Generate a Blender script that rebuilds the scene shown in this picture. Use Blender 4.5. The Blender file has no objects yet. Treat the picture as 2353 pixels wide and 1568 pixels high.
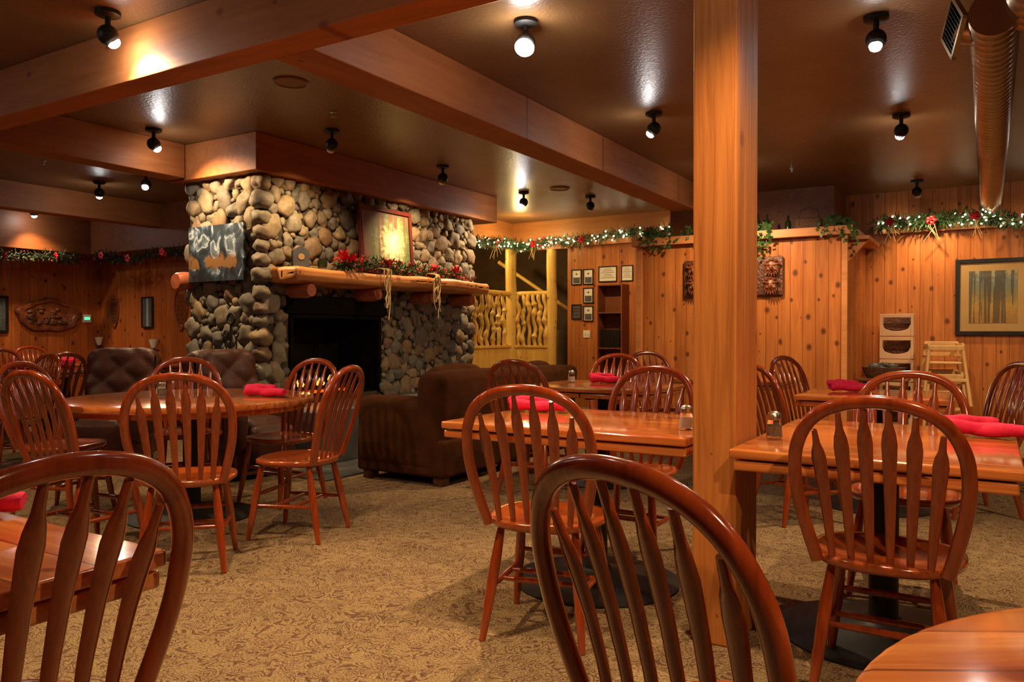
import bpy, bmesh, math, random
from mathutils import Vector, Matrix, noise
random.seed(7)
S = bpy.context.scene
COL = S.collection
rad = math.radians
H = 3.05

# ------------------------------------------------------------------ node helpers
def nd(nt, typ, ins=None, **attrs):
    n = nt.nodes.new(typ)
    for k, v in attrs.items():
        setattr(n, k, v)
    for k, v in (ins or {}).items():
        s = n.inputs[k]
        if isinstance(v, bpy.types.NodeSocket):
            nt.links.new(v, s)
        else:
            s.default_value = v
    return n
def mth(nt, op, a, b=0.0, c=0.0):
    return nd(nt, 'ShaderNodeMath', {0: a, 1: b, 2: c}, operation=op).outputs[0]
def mixc(nt, f, a, b, blend='MIX'):
    return nd(nt, 'ShaderNodeMix', {0: f, 6: a, 7: b}, data_type='RGBA', blend_type=blend).outputs[2]
def ramp(nt, f, stops, interp='LINEAR'):
    n = nt.nodes.new('ShaderNodeValToRGB')
    n.color_ramp.interpolation = interp
    el = n.color_ramp.elements
    while len(el) > 1:
        el.remove(el[-1])
    el[0].position = stops[0][0]; el[0].color = (*stops[0][1], 1)
    for p, c in stops[1:]:
        e = el.new(p); e.color = (*c, 1)
    nt.links.new(f, n.inputs[0])
    return n.outputs[0]
def newmat(name, rough=.5, metal=0, coat=0, col=(.5, .5, .5), spec=.5):
    m = bpy.data.materials.new(name); m.use_nodes = True
    nt = m.node_tree; b = nt.nodes['Principled BSDF']
    b.inputs['Base Color'].default_value = (*col, 1)
    b.inputs['Roughness'].default_value = rough
    b.inputs['Metallic'].default_value = metal
    b.inputs['Coat Weight'].default_value = coat
    b.inputs['Coat Roughness'].default_value = .12
    b.inputs['Specular IOR Level'].default_value = spec
    return m, nt, b
def bump(nt, b, h, strength=.3, dist=.01):
    n = nd(nt, 'ShaderNodeBump', {'Height': h, 'Strength': strength, 'Distance': dist})
    nt.links.new(n.outputs[0], b.inputs['Normal'])
def noisy(name, a, c, scale=8, rough=.5, metal=0, coat=0, bs=0, bscale=60, detail=4, bd=.01, spec=.5):
    m, nt, b = newmat(name, rough, metal, coat, spec=spec)
    tc = nd(nt, 'ShaderNodeTexCoord')
    n = nd(nt, 'ShaderNodeTexNoise', {'Vector': tc.outputs['Object'], 'Scale': scale, 'Detail': detail})
    nt.links.new(ramp(nt, n.outputs[0], [(.3, a), (.7, c)]), b.inputs['Base Color'])
    if bs:
        n2 = nd(nt, 'ShaderNodeTexNoise', {'Vector': tc.outputs['Object'], 'Scale': bscale, 'Detail': 3})
        bump(nt, b, n2.outputs[0], bs, bd)
    return m
def wood(name, a, c, axis='z', plank=0, paxis='u', knots=0, rough=.35, coat=0, gs=1.0, kcol=(.07, .02, .006), kscale=(7, 2.6), bs=.15, var=.35, pv=(.74, .70, .64), lo=.28, hi=.72, spec=.5):
    m, nt, b = newmat(name, rough, 0, coat, spec=spec)
    tc = nd(nt, 'ShaderNodeTexCoord')
    o = tc.outputs['Object']
    sp = nd(nt, 'ShaderNodeSeparateXYZ', {0: o})
    x, y, z = sp.outputs
    sc = {'x': (1.3, 22 * gs, 22 * gs), 'y': (22 * gs, 1.3, 22 * gs), 'z': (22 * gs, 22 * gs, 1.3)}[axis]
    mp = nd(nt, 'ShaderNodeMapping', {'Vector': o, 'Scale': sc})
    vec = mp.outputs[0]
    cross = {'u': None, 'x': x, 'y': y, 'z': z}[paxis]
    if cross is None:
        cross = mth(nt, 'ADD', x, y)
    along = {'x': x, 'y': y, 'z': z}[axis]
    if plank:
        pu = mth(nt, 'DIVIDE', cross, plank)
        fl = mth(nt, 'FLOOR', pu)
        off = nd(nt, 'ShaderNodeCombineXYZ', {0: mth(nt, 'MULTIPLY', fl, 3.7), 1: mth(nt, 'MULTIPLY', fl, 5.3), 2: mth(nt, 'MULTIPLY', fl, 1.9)})
        vec = nd(nt, 'ShaderNodeVectorMath', {0: vec, 1: off.outputs[0]}, operation='ADD').outputs[0]
    n = nd(nt, 'ShaderNodeTexNoise', {'Vector': vec, 'Scale': 1.0, 'Detail': 5, 'Roughness': .6, 'Distortion': .8})
    col = ramp(nt, n.outputs[0], [(lo, a), (hi, c)])
    low = nd(nt, 'ShaderNodeTexNoise', {'Vector': o, 'Scale': 1.7, 'Detail': 2})
    col = mixc(nt, .5, col, ramp(nt, low.outputs[0], [(.3, (1 - var,) * 3), (.7, (1, 1, 1))]), 'MULTIPLY')
    hgt = n.outputs[0]
    if knots:
        kv = nd(nt, 'ShaderNodeCombineXYZ', {0: mth(nt, 'MULTIPLY', cross, kscale[0]), 1: mth(nt, 'MULTIPLY', along, kscale[1]), 2: 0.0})
        v = nd(nt, 'ShaderNodeTexVoronoi', {'Vector': kv.outputs[0], 'Scale': 1.0, 'Randomness': 1.0}, voronoi_dimensions='2D')
        dv = nd(nt, 'ShaderNodeVectorMath', {0: kv.outputs[0], 1: v.outputs['Position']}, operation='SUBTRACT')
        ds = nd(nt, 'ShaderNodeVectorMath', {0: dv.outputs[0], 1: (1 / kscale[0], .75 / kscale[1], 0)}, operation='MULTIPLY')
        ln = nd(nt, 'ShaderNodeVectorMath', {0: ds.outputs[0]}, operation='LENGTH').outputs['Value']
        cc = nd(nt, 'ShaderNodeSeparateColor', {0: v.outputs['Color']})
        size = mth(nt, 'MULTIPLY', mth(nt, 'POWER', cc.outputs[0], 1.6), knots)
        rel = mth(nt, 'DIVIDE', ln, mth(nt, 'ADD', size, .002))
        mask = ramp(nt, rel, [(.0, (1, 1, 1)), (.5, (.8,) * 3), (1, (0, 0, 0))])
        col = mixc(nt, mask, col, (*kcol, 1))
    if plank:
        rnd = nd(nt, 'ShaderNodeTexWhiteNoise', {'W': fl}, noise_dimensions='1D').outputs[0]
        col = mixc(nt, 1.0, col, ramp(nt, rnd, [(0, pv), (1, (1, 1, 1))]), 'MULTIPLY')
        fr = mth(nt, 'FRACT', pu)
        g = mth(nt, 'LESS_THAN', fr, .05)
        col = mixc(nt, mth(nt, 'MULTIPLY', g, .7), col, (a[0] * .25, a[1] * .2, a[2] * .2, 1))
        hgt = mth(nt, 'SUBTRACT', hgt, mth(nt, 'MULTIPLY', g, 1.5))
    nt.links.new(col, b.inputs['Base Color'])
    if bs:
        bump(nt, b, hgt, bs, .006)
    return m
def emis(name, col, st):
    m = bpy.data.materials.new(name); m.use_nodes = True
    nt = m.node_tree
    nt.nodes.clear()
    e = nd(nt, 'ShaderNodeEmission', {'Color': (*col, 1), 'Strength': st})
    o = nd(nt, 'ShaderNodeOutputMaterial'); nt.links.new(e.outputs[0], o.inputs[0])
    return m

# ------------------------------------------------------------------ materials
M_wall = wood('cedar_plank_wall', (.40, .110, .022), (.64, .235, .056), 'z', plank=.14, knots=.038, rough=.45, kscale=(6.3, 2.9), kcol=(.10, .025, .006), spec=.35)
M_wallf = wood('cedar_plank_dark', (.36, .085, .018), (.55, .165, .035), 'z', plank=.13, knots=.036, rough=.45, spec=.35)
M_beam_x = wood('beam_wood_x', (.36, .115, .030), (.50, .175, .050), 'x', knots=.035, rough=.6, gs=.6, paxis='z', kscale=(4, 1.4), kcol=(.20, .05, .02), spec=.25)
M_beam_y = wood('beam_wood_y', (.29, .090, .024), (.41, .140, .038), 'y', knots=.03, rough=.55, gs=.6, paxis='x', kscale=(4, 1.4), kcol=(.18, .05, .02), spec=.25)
M_post = wood('post_wood', (.40, .120, .022), (.62, .225, .050), 'z', knots=.04, rough=.6, gs=1.5, kscale=(4, 1.4), kcol=(.24, .06, .015), bs=.7, lo=.32, hi=.66, spec=.25)
M_ceil = noisy('ceiling_paint', (.150, .073, .026), (.19, .096, .036), 3, .36, bs=.35, bscale=45)
M_chair = wood('chair_wood', (.21, .027, .006), (.40, .064, .012), 'z', rough=.18, coat=.9, gs=1.6, bs=.03, var=.3)
M_seat = wood('chair_seat_wood', (.28, .044, .009), (.48, .10, .018), 'y', rough=.18, coat=.8, gs=1.3, bs=.03)
M_top_x = wood('tabletop_wood_x', (.56, .115, .022), (.95, .36, .095), 'x', plank=.13, paxis='y', knots=.036, rough=.15, coat=.8, gs=.8, bs=.02, kcol=(.26, .04, .008), kscale=(7.7, 2.6), pv=(.74, .62, .52), lo=.34, hi=.66)
M_black = noisy('black_iron', (.008, .007, .006), (.016, .013, .011), 20, .5, spec=.35)
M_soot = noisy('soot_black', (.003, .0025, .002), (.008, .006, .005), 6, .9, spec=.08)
M_mortar = noisy('mortar', (.045, .034, .024), (.085, .064, .043), 12, .9, bs=.5, spec=.1)
M_slate = noisy('slate', (.05, .052, .055), (.10, .098, .095), 4, .4, bs=.3, bscale=15)
M_red = noisy('red_cloth', (.66, .012, .060), (.80, .026, .095), 30, .7, bs=.25, bscale=200, spec=.2)
M_suede = noisy('brown_suede', (.044, .015, .0055), (.078, .027, .010), 7, .95, bs=.12, bscale=90, spec=.06)
M_leather = noisy('brown_leather', (.040, .011, .006), (.068, .019, .009), 10, .48, bs=.2, bscale=80, spec=.25)
M_pine = wood('peeled_pine', (.66, .38, .07), (.84, .55, .14), 'z', knots=.02, rough=.4, gs=.5, kscale=(6, 3), kcol=(.3, .1, .02))
M_mantel = wood('mantel_wood', (.50, .17, .042), (.74, .33, .10), 'y', knots=.04, rough=.4, gs=.8, paxis='z', kscale=(5, 2), kcol=(.26, .08, .02))
M_logend = noisy('log_end', (.30, .075, .03), (.46, .125, .052), 14, .5)
M_light_wood = wood('light_wood', (.62, .35, .13), (.77, .47, .20), 'z', rough=.35, gs=1.0)
M_plastic = noisy('cream_plastic', (.66, .40, .24), (.74, .47, .29), 4, .4)
M_green = noisy('pine_green', (.012, .05, .014), (.06, .15, .045), 30, .6)
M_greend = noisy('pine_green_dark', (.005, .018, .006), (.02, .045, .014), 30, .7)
M_leaf = noisy('vine_leaf', (.015, .05, .012), (.05, .13, .03), 12, .4)
M_raffia = noisy('raffia', (.5, .33, .13), (.7, .5, .25), 30, .7)
M_berry = noisy('red_berry', (.38, .008, .014), (.65, .02, .03), 12, .35)
M_bulb = emis('string_bulb', (1.0, .84, .52), 18)
M_lamp = emis('lamp_glow', (1.0, .96, .92), 180)
M_flame = emis('flame', (1.0, .30, .05), 2.2)
M_ember = emis('ember', (1.0, .12, .02), 1.0)
M_metal = newmat('brushed_metal', .3, 1, col=(.6, .57, .5))[0]
M_duct = noisy('duct_metal', (.36, .27, .18), (.46, .35, .24), 5, .32, metal=.9)
M_gold = newmat('dark_gold_frame', .4, .3, col=(.10, .05, .015))[0]
M_frame = wood('dark_red_frame', (.08, .010, .008), (.15, .02, .012), 'z', rough=.3, coat=.3)
M_blackf = noisy('black_frame', (.008, .007, .006), (.02, .015, .012), 10, .3)
M_mat = noisy('picture_mat', (.36, .22, .08), (.41, .26, .10), 4, .8)
M_paper = noisy('paper', (.60, .55, .45), (.68, .62, .50), 4, .7)
M_ink = noisy('ink', (.03, .03, .04), (.08, .07, .07), 8, .7)
M_white = noisy('white_plastic', (.65, .60, .50), (.7, .65, .55), 4, .4)
M_carve = noisy('carved_wood', (.05, .016, .008), (.13, .04, .015), 14, .4, bs=.6, bscale=35, bd=.02)
M_carve2 = noisy('carved_wood_red', (.11, .028, .010), (.22, .06, .02), 10, .35, bs=.6, bscale=25, bd=.02)
M_gsign = emis('green_display', (.1, 1, .35), 1.2)
M_basket = noisy('wicker', (.05, .02, .01), (.14, .06, .025), 40, .7, bs=.8, bscale=90)
M_bottle = newmat('bottle_glass', .1, 0, col=(.02, .03, .012))[0]
M_glass, _nt, _b = newmat('clear_glass', .03, 0, col=(1, 1, 1))
_b.inputs['Transmission Weight'].default_value = 1.0
_b.inputs['IOR'].default_value = 1.2
M_salt = noisy('salt', (.7, .68, .62), (.8, .78, .72), 50, .8)
M_pepper = noisy('pepper', (.09, .06, .035), (.34, .24, .13), 260, .8)
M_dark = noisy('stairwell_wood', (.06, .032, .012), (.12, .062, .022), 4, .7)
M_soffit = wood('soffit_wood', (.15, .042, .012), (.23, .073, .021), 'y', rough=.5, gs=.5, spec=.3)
M_trimw = wood('plain_trim', (.46, .16, .045), (.62, .25, .08), 'y', rough=.4, gs=.6)
M_trimx = wood('plain_trim_x', (.50, .18, .05), (.66, .27, .09), 'x', rough=.4, gs=.6)
M_speaker = noisy('speaker_grille', (.18, .09, .035), (.24, .12, .05), 90, .6)

def stone_mat():
    m, nt, b = newmat('river_stone', .62, spec=.3)
    g = nd(nt, 'ShaderNodeNewGeometry')
    col = ramp(nt, g.outputs['Random Per Island'], [(0, (.10, .094, .085)), (.14, (.30, .205, .115)), (.26, (.145, .138, .122)), (.38, (.34, .25, .145)), (.5, (.12, .118, .11)), (.62, (.24, .195, .13)), (.72, (.29, .26, .20)), (.84, (.22, .135, .075)), (1, (.19, .187, .17))])
    tc = nd(nt, 'ShaderNodeTexCoord')
    n = nd(nt, 'ShaderNodeTexNoise', {'Vector': tc.outputs['Object'], 'Scale': 22, 'Detail': 6, 'Roughness': .7})
    col = mixc(nt, .85, col, ramp(nt, n.outputs[0], [(.3, (.5, .5, .48)), (.7, (1.1, 1.08, 1.0))]), 'MULTIPLY')
    nt.links.new(col, b.inputs['Base Color'])
    bump(nt, b, n.outputs[0], .4, .01)
    return m
M_stone = stone_mat()

def carpet_mat():
    m, nt, b = newmat('carpet', .95, spec=.05)
    tc = nd(nt, 'ShaderNodeTexCoord'); o = tc.outputs['Object']
    n1 = nd(nt, 'ShaderNodeTexNoise', {'Vector': o, 'Scale': 6.8, 'Detail': 1.0, 'Distortion': 1.9})
    w = mth(nt, 'SINE', mth(nt, 'MULTIPLY', n1.outputs[0], 62.0))
    lines = ramp(nt, w, [(.15, (0, 0, 0)), (.55, (1, 1, 1))])
    n2 = nd(nt, 'ShaderNodeTexNoise', {'Vector': o, 'Scale': 15, 'Detail': 2, 'Distortion': .5})
    gate = ramp(nt, n2.outputs[0], [(.36, (0, 0, 0)), (.48, (1, 1, 1))])
    f = mth(nt, 'MULTIPLY', lines, gate)
    fine = nd(nt, 'ShaderNodeTexNoise', {'Vector': o, 'Scale': 130, 'Detail': 2})
    base = ramp(nt, fine.outputs[0], [(.32, (.15, .095, .046)), (.68, (.41, .285, .150))])
    dk = ramp(nt, fine.outputs[0], [(.3, (.058, .026, .018)), (.7, (.185, .098, .060))])
    col = mixc(nt, mth(nt, 'MULTIPLY', f, .88), base, dk)
    nt.links.new(col, b.inputs['Base Color'])
    bump(nt, b, fine.outputs[0], .6, .01)
    return m
M_carpet = carpet_mat()

def art(name, hax, kind):
    m, nt, b = newmat(name, .55)
    tc = nd(nt, 'ShaderNodeTexCoord')
    sp = nd(nt, 'ShaderNodeSeparateXYZ', {0: tc.outputs['Generated']})
    u = sp.outputs[hax]; v = sp.outputs[2]
    def vec(a, c):
        return nd(nt, 'ShaderNodeCombineXYZ', {0: mth(nt, 'MULTIPLY', u, a), 1: mth(nt, 'MULTIPLY', v, c), 2: 3.3}).outputs[0]
    fine = nd(nt, 'ShaderNodeTexNoise', {'Vector': vec(18, 18), 'Scale': 1, 'Detail': 5}).outputs[0]
    tr = nd(nt, 'ShaderNodeTexNoise', {'Vector': vec(11, .5), 'Scale': 1, 'Detail': 2}).outputs[0]
    if kind == 'glow':
        du = mth(nt, 'SUBTRACT', u, .62); dv = mth(nt, 'MULTIPLY', mth(nt, 'SUBTRACT', v, .45), .7)
        r = mth(nt, 'SQRT', mth(nt, 'ADD', mth(nt, 'MULTIPLY', du, du), mth(nt, 'MULTIPLY', dv, dv)))
        r = mth(nt, 'ADD', r, mth(nt, 'MULTIPLY', mth(nt, 'SUBTRACT', fine, .5), .35))
        col = ramp(nt, r, [(0, (.95, .90, .65)), (.15, (.75, .68, .36)), (.27, (.22, .26, .10)), (.42, (.09, .11, .04)), (.6, (.20, .06, .03))])
        t = mth(nt, 'MULTIPLY', ramp(nt, tr, [(.5, (0, 0, 0)), (.56, (1, 1, 1))]), ramp(nt, r, [(.12, (0, 0, 0)), (.28, (1, 1, 1))]))
        col = mixc(nt, mth(nt, 'MULTIPLY', t, .8), col, (.16, .04, .022, 1))
    elif kind == 'stream':
        nn = nd(nt, 'ShaderNodeTexNoise', {'Vector': vec(7, 3.6), 'Scale': 1, 'Detail': 6, 'Distortion': .6}).outputs[0]
        nn = mth(nt, 'ADD', nn, mth(nt, 'MULTIPLY', mth(nt, 'SUBTRACT', v, .55), .20))
        col = ramp(nt, nn, [(.36, (.008, .011, .015)), (.50, (.025, .040, .060)), (.56, (.10, .15, .22)), (.60, (.42, .46, .50)), (.64, (.10, .14, .19)), (.75, (.03, .035, .04))])
        band = ramp(nt, mth(nt, 'ADD', v, mth(nt, 'MULTIPLY', mth(nt, 'SUBTRACT', fine, .5), .3)), [(.2, (0, 0, 0)), (.26, (1, 1, 1)), (.42, (1, 1, 1)), (.5, (0, 0, 0))])
        blob = ramp(nt, nd(nt, 'ShaderNodeTexNoise', {'Vector': vec(6, 3), 'Scale': 1, 'Detail': 1}).outputs[0], [(.46, (0, 0, 0)), (.52, (1, 1, 1))])
        col = mixc(nt, mth(nt, 'MULTIPLY', band, blob), col, (.20, .095, .03, 1))
    elif kind == 'autumn':
        vv = mth(nt, 'ADD', v, mth(nt, 'MULTIPLY', mth(nt, 'SUBTRACT', fine, .5), .7))
        col = ramp(nt, vv, [(.1, (.30, .15, .03)), (.35, (.36, .22, .04)), (.55, (.17, .15, .07)), (.8, (.13, .16, .15)), (1, (.30, .28, .16))])
        t = ramp(nt, tr, [(.47, (0, 0, 0)), (.51, (1, 1, 1))])
        col = mixc(nt, mth(nt, 'MULTIPLY', t, .75), col, (.035, .025, .015, 1))
    else:
        t = ramp(nt, mth(nt, 'ABSOLUTE', mth(nt, 'SUBTRACT', u, .5)), [(.04, (1, 1, 1)), (.14, (0, 0, 0))])
        col = ramp(nt, fine, [(.3, (.02, .03, .05)), (.7, (.12, .14, .12))])
        col = mixc(nt, t, col, (.35, .35, .42, 1))
    nt.links.new(col, b.inputs['Base Color'])
    return m

# ------------------------------------------------------------------ mesh helpers
_ico = {}
def ico(sub):
    if sub not in _ico:
        bm = bmesh.new(); bmesh.ops.create_icosphere(bm, subdivisions=sub, radius=1)
        bm.verts.ensure_lookup_table()
        _ico[sub] = ([v.co.copy() for v in bm.verts], [[v.index for v in f.verts] for f in bm.faces]); bm.free()
    return _ico[sub]
class MB:
    def __init__(s): s.v = []; s.f = []
    def add(s, vs, fs):
        o = len(s.v); s.v += [tuple(v) for v in vs]; s.f += [tuple(i + o for i in f) for f in fs]; return s
    def box(s, x0, x1, y0, y1, z0, z1, M=None):
        vs = [Vector((x, y, z)) for x in (x0, x1) for y in (y0, y1) for z in (z0, z1)]
        if M: vs = [M @ v for v in vs]
        return s.add(vs, [(0, 1, 3, 2), (4, 6, 7, 5), (0, 4, 5, 1), (2, 3, 7, 6), (0, 2, 6, 4), (1, 5, 7, 3)])
    def tube(s, pts, rs, seg=12, up=None, closed=False):
        pts = [Vector(p) for p in pts]; n = len(pts)
        if not isinstance(rs, (list, tuple)): rs = [rs] * n
        vs = []; prev = None
        for i, p in enumerate(pts):
            if closed: t = pts[(i + 1) % n] - pts[i - 1]
            else: t = pts[min(i + 1, n - 1)] - pts[max(i - 1, 0)]
            t.normalize()
            if up is not None: u = Vector(up)
            elif prev is not None: u = prev
            else: u = Vector((0, 0, 1)) if abs(t.z) < .8 else Vector((0, 1, 0))
            side = t.cross(u); side.normalize(); w = side.cross(t); w.normalize()
            if up is None: prev = w
            r = rs[i]; ra, rb = r if isinstance(r, (list, tuple)) else (r, r)
            for k in range(seg):
                a = 2 * math.pi * k / seg
                vs.append(p + side * ra * math.cos(a) + w * rb * math.sin(a))
        fs = []
        m = n if closed else n - 1
        for i in range(m):
            j = (i + 1) % n
            for k in range(seg):
                l = (k + 1) % seg
                fs.append((i * seg + k, i * seg + l, j * seg + l, j * seg + k))
        if not closed:
            fs.append(tuple(range(seg - 1, -1, -1))); fs.append(tuple(range((n - 1) * seg, n * seg)))
        return s.add(vs, fs)
    def radial(s, out, prof, seg=40, c=(0, 0, 0)):
        vs = []; fs = []
        for sc, z in prof:
            for k in range(seg):
                th = 2 * math.pi * k / seg; x, y = out(th)
                zz = z(th) if callable(z) else z
                vs.append((c[0] + x * sc, c[1] + y * sc, c[2] + zz))
        for i in range(len(prof) - 1):
            for k in range(seg):
                l = (k + 1) % seg
                fs.append((i * seg + k, i * seg + l, (i + 1) * seg + l, (i + 1) * seg + k))
        if prof[0][0] > 1e-4: fs.append(tuple(range(seg)))
        if prof[-1][0] > 1e-4: fs.append(tuple(range((len(prof) - 1) * seg, len(prof) * seg)))
        return s.add(vs, fs)
    def lathe(s, prof, seg=24, c=(0, 0, 0)):
        return s.radial(lambda t: (math.cos(t), math.sin(t)), prof, seg, c)
    def blob(s, c, r, sub=2, rot=None, nz=0, seed=0):
        vs, fs = ico(sub); out = []
        rx, ry, rz = r if isinstance(r, (tuple, list)) else (r, r, r)
        for v in vs:
            k = 1 + (nz * noise.noise(v * 1.3 + Vector((seed * 3.1, seed * 1.7, seed))) if nz else 0)
            p = Vector((v.x * rx * k, v.y * ry * k, v.z * rz * k))
            if rot is not None: p = rot @ p
            out.append(p + Vector(c))
        return s.add(out, fs)
    def rbox(s, c, size, r, n=4, puff=0, fn=None, M=None, nz=0):
        half = [d / 2 for d in size]; r = min(r, min(half) * .999)
        def co(h):
            inn = h - r; L = [-h + r * k / 3 for k in range(3)] + [-inn + 2 * inn * k / n for k in range(n + 1)] + [inn + r * (k + 1) / 3 for k in range(3)]
            return L
        vs = []; fs = []
        for ax in range(3):
            a, b2 = (ax + 1) % 3, (ax + 2) % 3
            A, B = co(half[a]), co(half[b2])
            for sg in (-1, 1):
                o = len(vs)
                for pa in A:
                    for pb in B:
                        q = [0, 0, 0]; q[ax] = sg * half[ax]; q[a] = pa; q[b2] = pb
                        cc = [max(-(half[i] - r), min(half[i] - r, q[i])) for i in range(3)]
                        d = Vector([q[i] - cc[i] for i in range(3)]); L = d.length
                        p = Vector(cc) + d * (r / L)
                        if puff:
                            f = (1 - (pa / half[a]) ** 2) * (1 - (pb / half[b2]) ** 2)
                            p[ax] += sg * puff * f
                        if fn: p = fn(p, ax, sg)
                        if nz: p = p + Vector((noise.noise(p * 5), noise.noise(p * 5 + Vector((9, 0, 0))), noise.noise(p * 5 + Vector((0, 9, 0))))) * nz
                        p = p + Vector(c)
                        if M: p = M @ p
                        vs.append(p)
                nb = len(B)
                for i in range(len(A) - 1):
                    for j in range(nb - 1):
                        fs.append((o + i * nb + j, o + (i + 1) * nb + j, o + (i + 1) * nb + j + 1, o + i * nb + j + 1))
        return s.add(vs, fs)

def mk(name, mb, mat, parent=None, smooth=True, bevel=0, label=None, cat=None, loc=None, kind=None, group=None, weld=True, ang=42, rot=0):
    me = bpy.data.meshes.new(name)
    me.from_pydata([tuple(v) for v in mb.v], [], mb.f)
    bm = bmesh.new(); bm.from_mesh(me)
    if weld: bmesh.ops.remove_doubles(bm, verts=bm.verts, dist=1e-5)
    bmesh.ops.recalc_face_normals(bm, faces=bm.faces)
    bm.to_mesh(me); bm.free()
    me.materials.append(mat)
    if smooth:
        me.polygons.foreach_set('use_smooth', [True] * len(me.polygons))
        me.set_sharp_from_angle(angle=rad(ang))
    me.update()
    ob = bpy.data.objects.new(name, me); COL.objects.link(ob)
    if parent: ob.parent = parent
    if loc: ob.location = loc
    if rot: ob.rotation_euler = (0, 0, rot)
    if bevel:
        b = ob.modifiers.new('bevel', 'BEVEL'); b.width = bevel; b.segments = 2; b.limit_method = 'ANGLE'
    if label: ob['label'] = label
    if cat: ob['category'] = cat
    if kind: ob['kind'] = kind
    if group: ob['group'] = group
    return ob
def thing(name, label, cat, loc=(0, 0, 0), rot=0, group=None):
    e = bpy.data.objects.new(name, None); e.empty_display_size = .1; COL.objects.link(e)
    e.location = loc; e.rotation_euler = (0, 0, rot)
    e['label'] = label; e['category'] = cat
    if group: e['group'] = group
    return e
def dup(root, loc, rot=0, label=None, group=None, tilt=None):
    def cp(o, par):
        n = o.copy(); COL.objects.link(n)
        if par: n.parent = par
        for c in o.children: cp(c, n)
        return n
    n = cp(root, None)
    n.location = loc; n.rotation_euler = (0, 0, rot) if tilt is None else tilt
    if label: n['label'] = label
    if group: n['group'] = group
    return n
def struct(name, x0, x1, y0, y1, z0, z1, mat, bevel=0):
    return mk(name, MB().box(x0, x1, y0, y1, z0, z1), mat, smooth=False, kind='structure', bevel=bevel, weld=False)
def catmull(P, n=6):
    P = [Vector(p) for p in P]; out = []
    for i in range(len(P) - 1):
        p0 = P[max(i - 1, 0)]; p1 = P[i]; p2 = P[i + 1]; p3 = P[min(i + 2, len(P) - 1)]
        for k in range(n):
            t = k / n
            out.append(.5 * ((2 * p1) + (p2 - p0) * t + (2 * p0 - 5 * p1 + 4 * p2 - p3) * t * t + (3 * p1 - p0 - 3 * p2 + p3) * t ** 3))
    out.append(P[-1]); return out

# ------------------------------------------------------------------ room shell
XR, YF = 3.6, -3.0
XL = -12.5; YB = 11.4
struct('floor', XL - .2, XR + .2, YF - .2, 13.8, -.1, 0, M_carpet)
struct('ceiling', XL - .2, XR + .2, YF - .2, 13.8, H, H + .1, M_ceil)
struct('wall_back', -5.87, XR, YB, YB + .15, 0, H, M_wall)
struct('wall_right', XR, XR + .15, YF, YB, 0, H, M_wall)
struct('wall_front', XL, XR, YF - .15, YF, 0, H, M_wall)
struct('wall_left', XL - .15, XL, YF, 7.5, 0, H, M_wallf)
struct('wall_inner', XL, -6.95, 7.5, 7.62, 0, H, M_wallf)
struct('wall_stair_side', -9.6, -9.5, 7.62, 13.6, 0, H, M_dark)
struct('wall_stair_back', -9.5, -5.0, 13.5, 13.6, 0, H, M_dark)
struct('wall_stair_right', -5.87, -5.77, YB + .15, 13.5, 0, H, M_wall)
# bump-out
struct('wall_partition', -3.87, -1.4, 9.55, YB - .002, 0, 2.31, M_wall)
struct('trim_1', -3.95, -1.30, 9.46, YB - .002, 2.31, 2.41, M_trimx, .006)
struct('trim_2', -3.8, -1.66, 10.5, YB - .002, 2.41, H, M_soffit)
struct('trim_13', -1.42, -1.36, 9.50, 9.56, 0, 2.31, M_trimx)
struct('trim_14', -3.90, -3.83, 9.50, 9.56, 0, 2.31, M_trimx)
# beams
struct('trim_3', XL, XR, 2.85, 3.05, 2.72, H, M_beam_x, .006)
struct('trim_4', -3.4, -3.1, 3.05, 9.46, 2.72, H, M_beam_y, .006)
struct('trim_5', -7.0, -6.75, 3.05, 4.92, 2.72, H, M_beam_y, .006)
struct('trim_6', -10.4, -10.15, 3.05, 7.5, 2.72, H, M_beam_y, .006)
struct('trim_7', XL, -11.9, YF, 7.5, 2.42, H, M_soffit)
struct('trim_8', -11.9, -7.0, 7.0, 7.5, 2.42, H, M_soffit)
# header round the stair opening
struct('trim_9', -7.05, -6.9, 9.06, YB, 2.62, H, M_trimw)
struct('trim_10', -7.05, -5.87, YB, YB + .15, 2.58, H, M_trimw)
struct('trim_11', -5.87, -3.95, YB - .05, YB, 2.60, 2.66, M_trimw)
struct('trim_15', -6.9, -3.8, YB - .03, YB - .001, 2.66, H, M_trimx)
struct('trim_12', -1.3, XR, YB - .06, YB, 2.50, 2.56, M_trimw)

# column
col = mk('column', MB().box(-.98, -.81, 2.96, 3.27, 0, 2.715), M_post, smooth=False, bevel=.008,
         label='square rough-sawn cedar post running from carpet to ceiling beam', cat='column')

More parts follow.
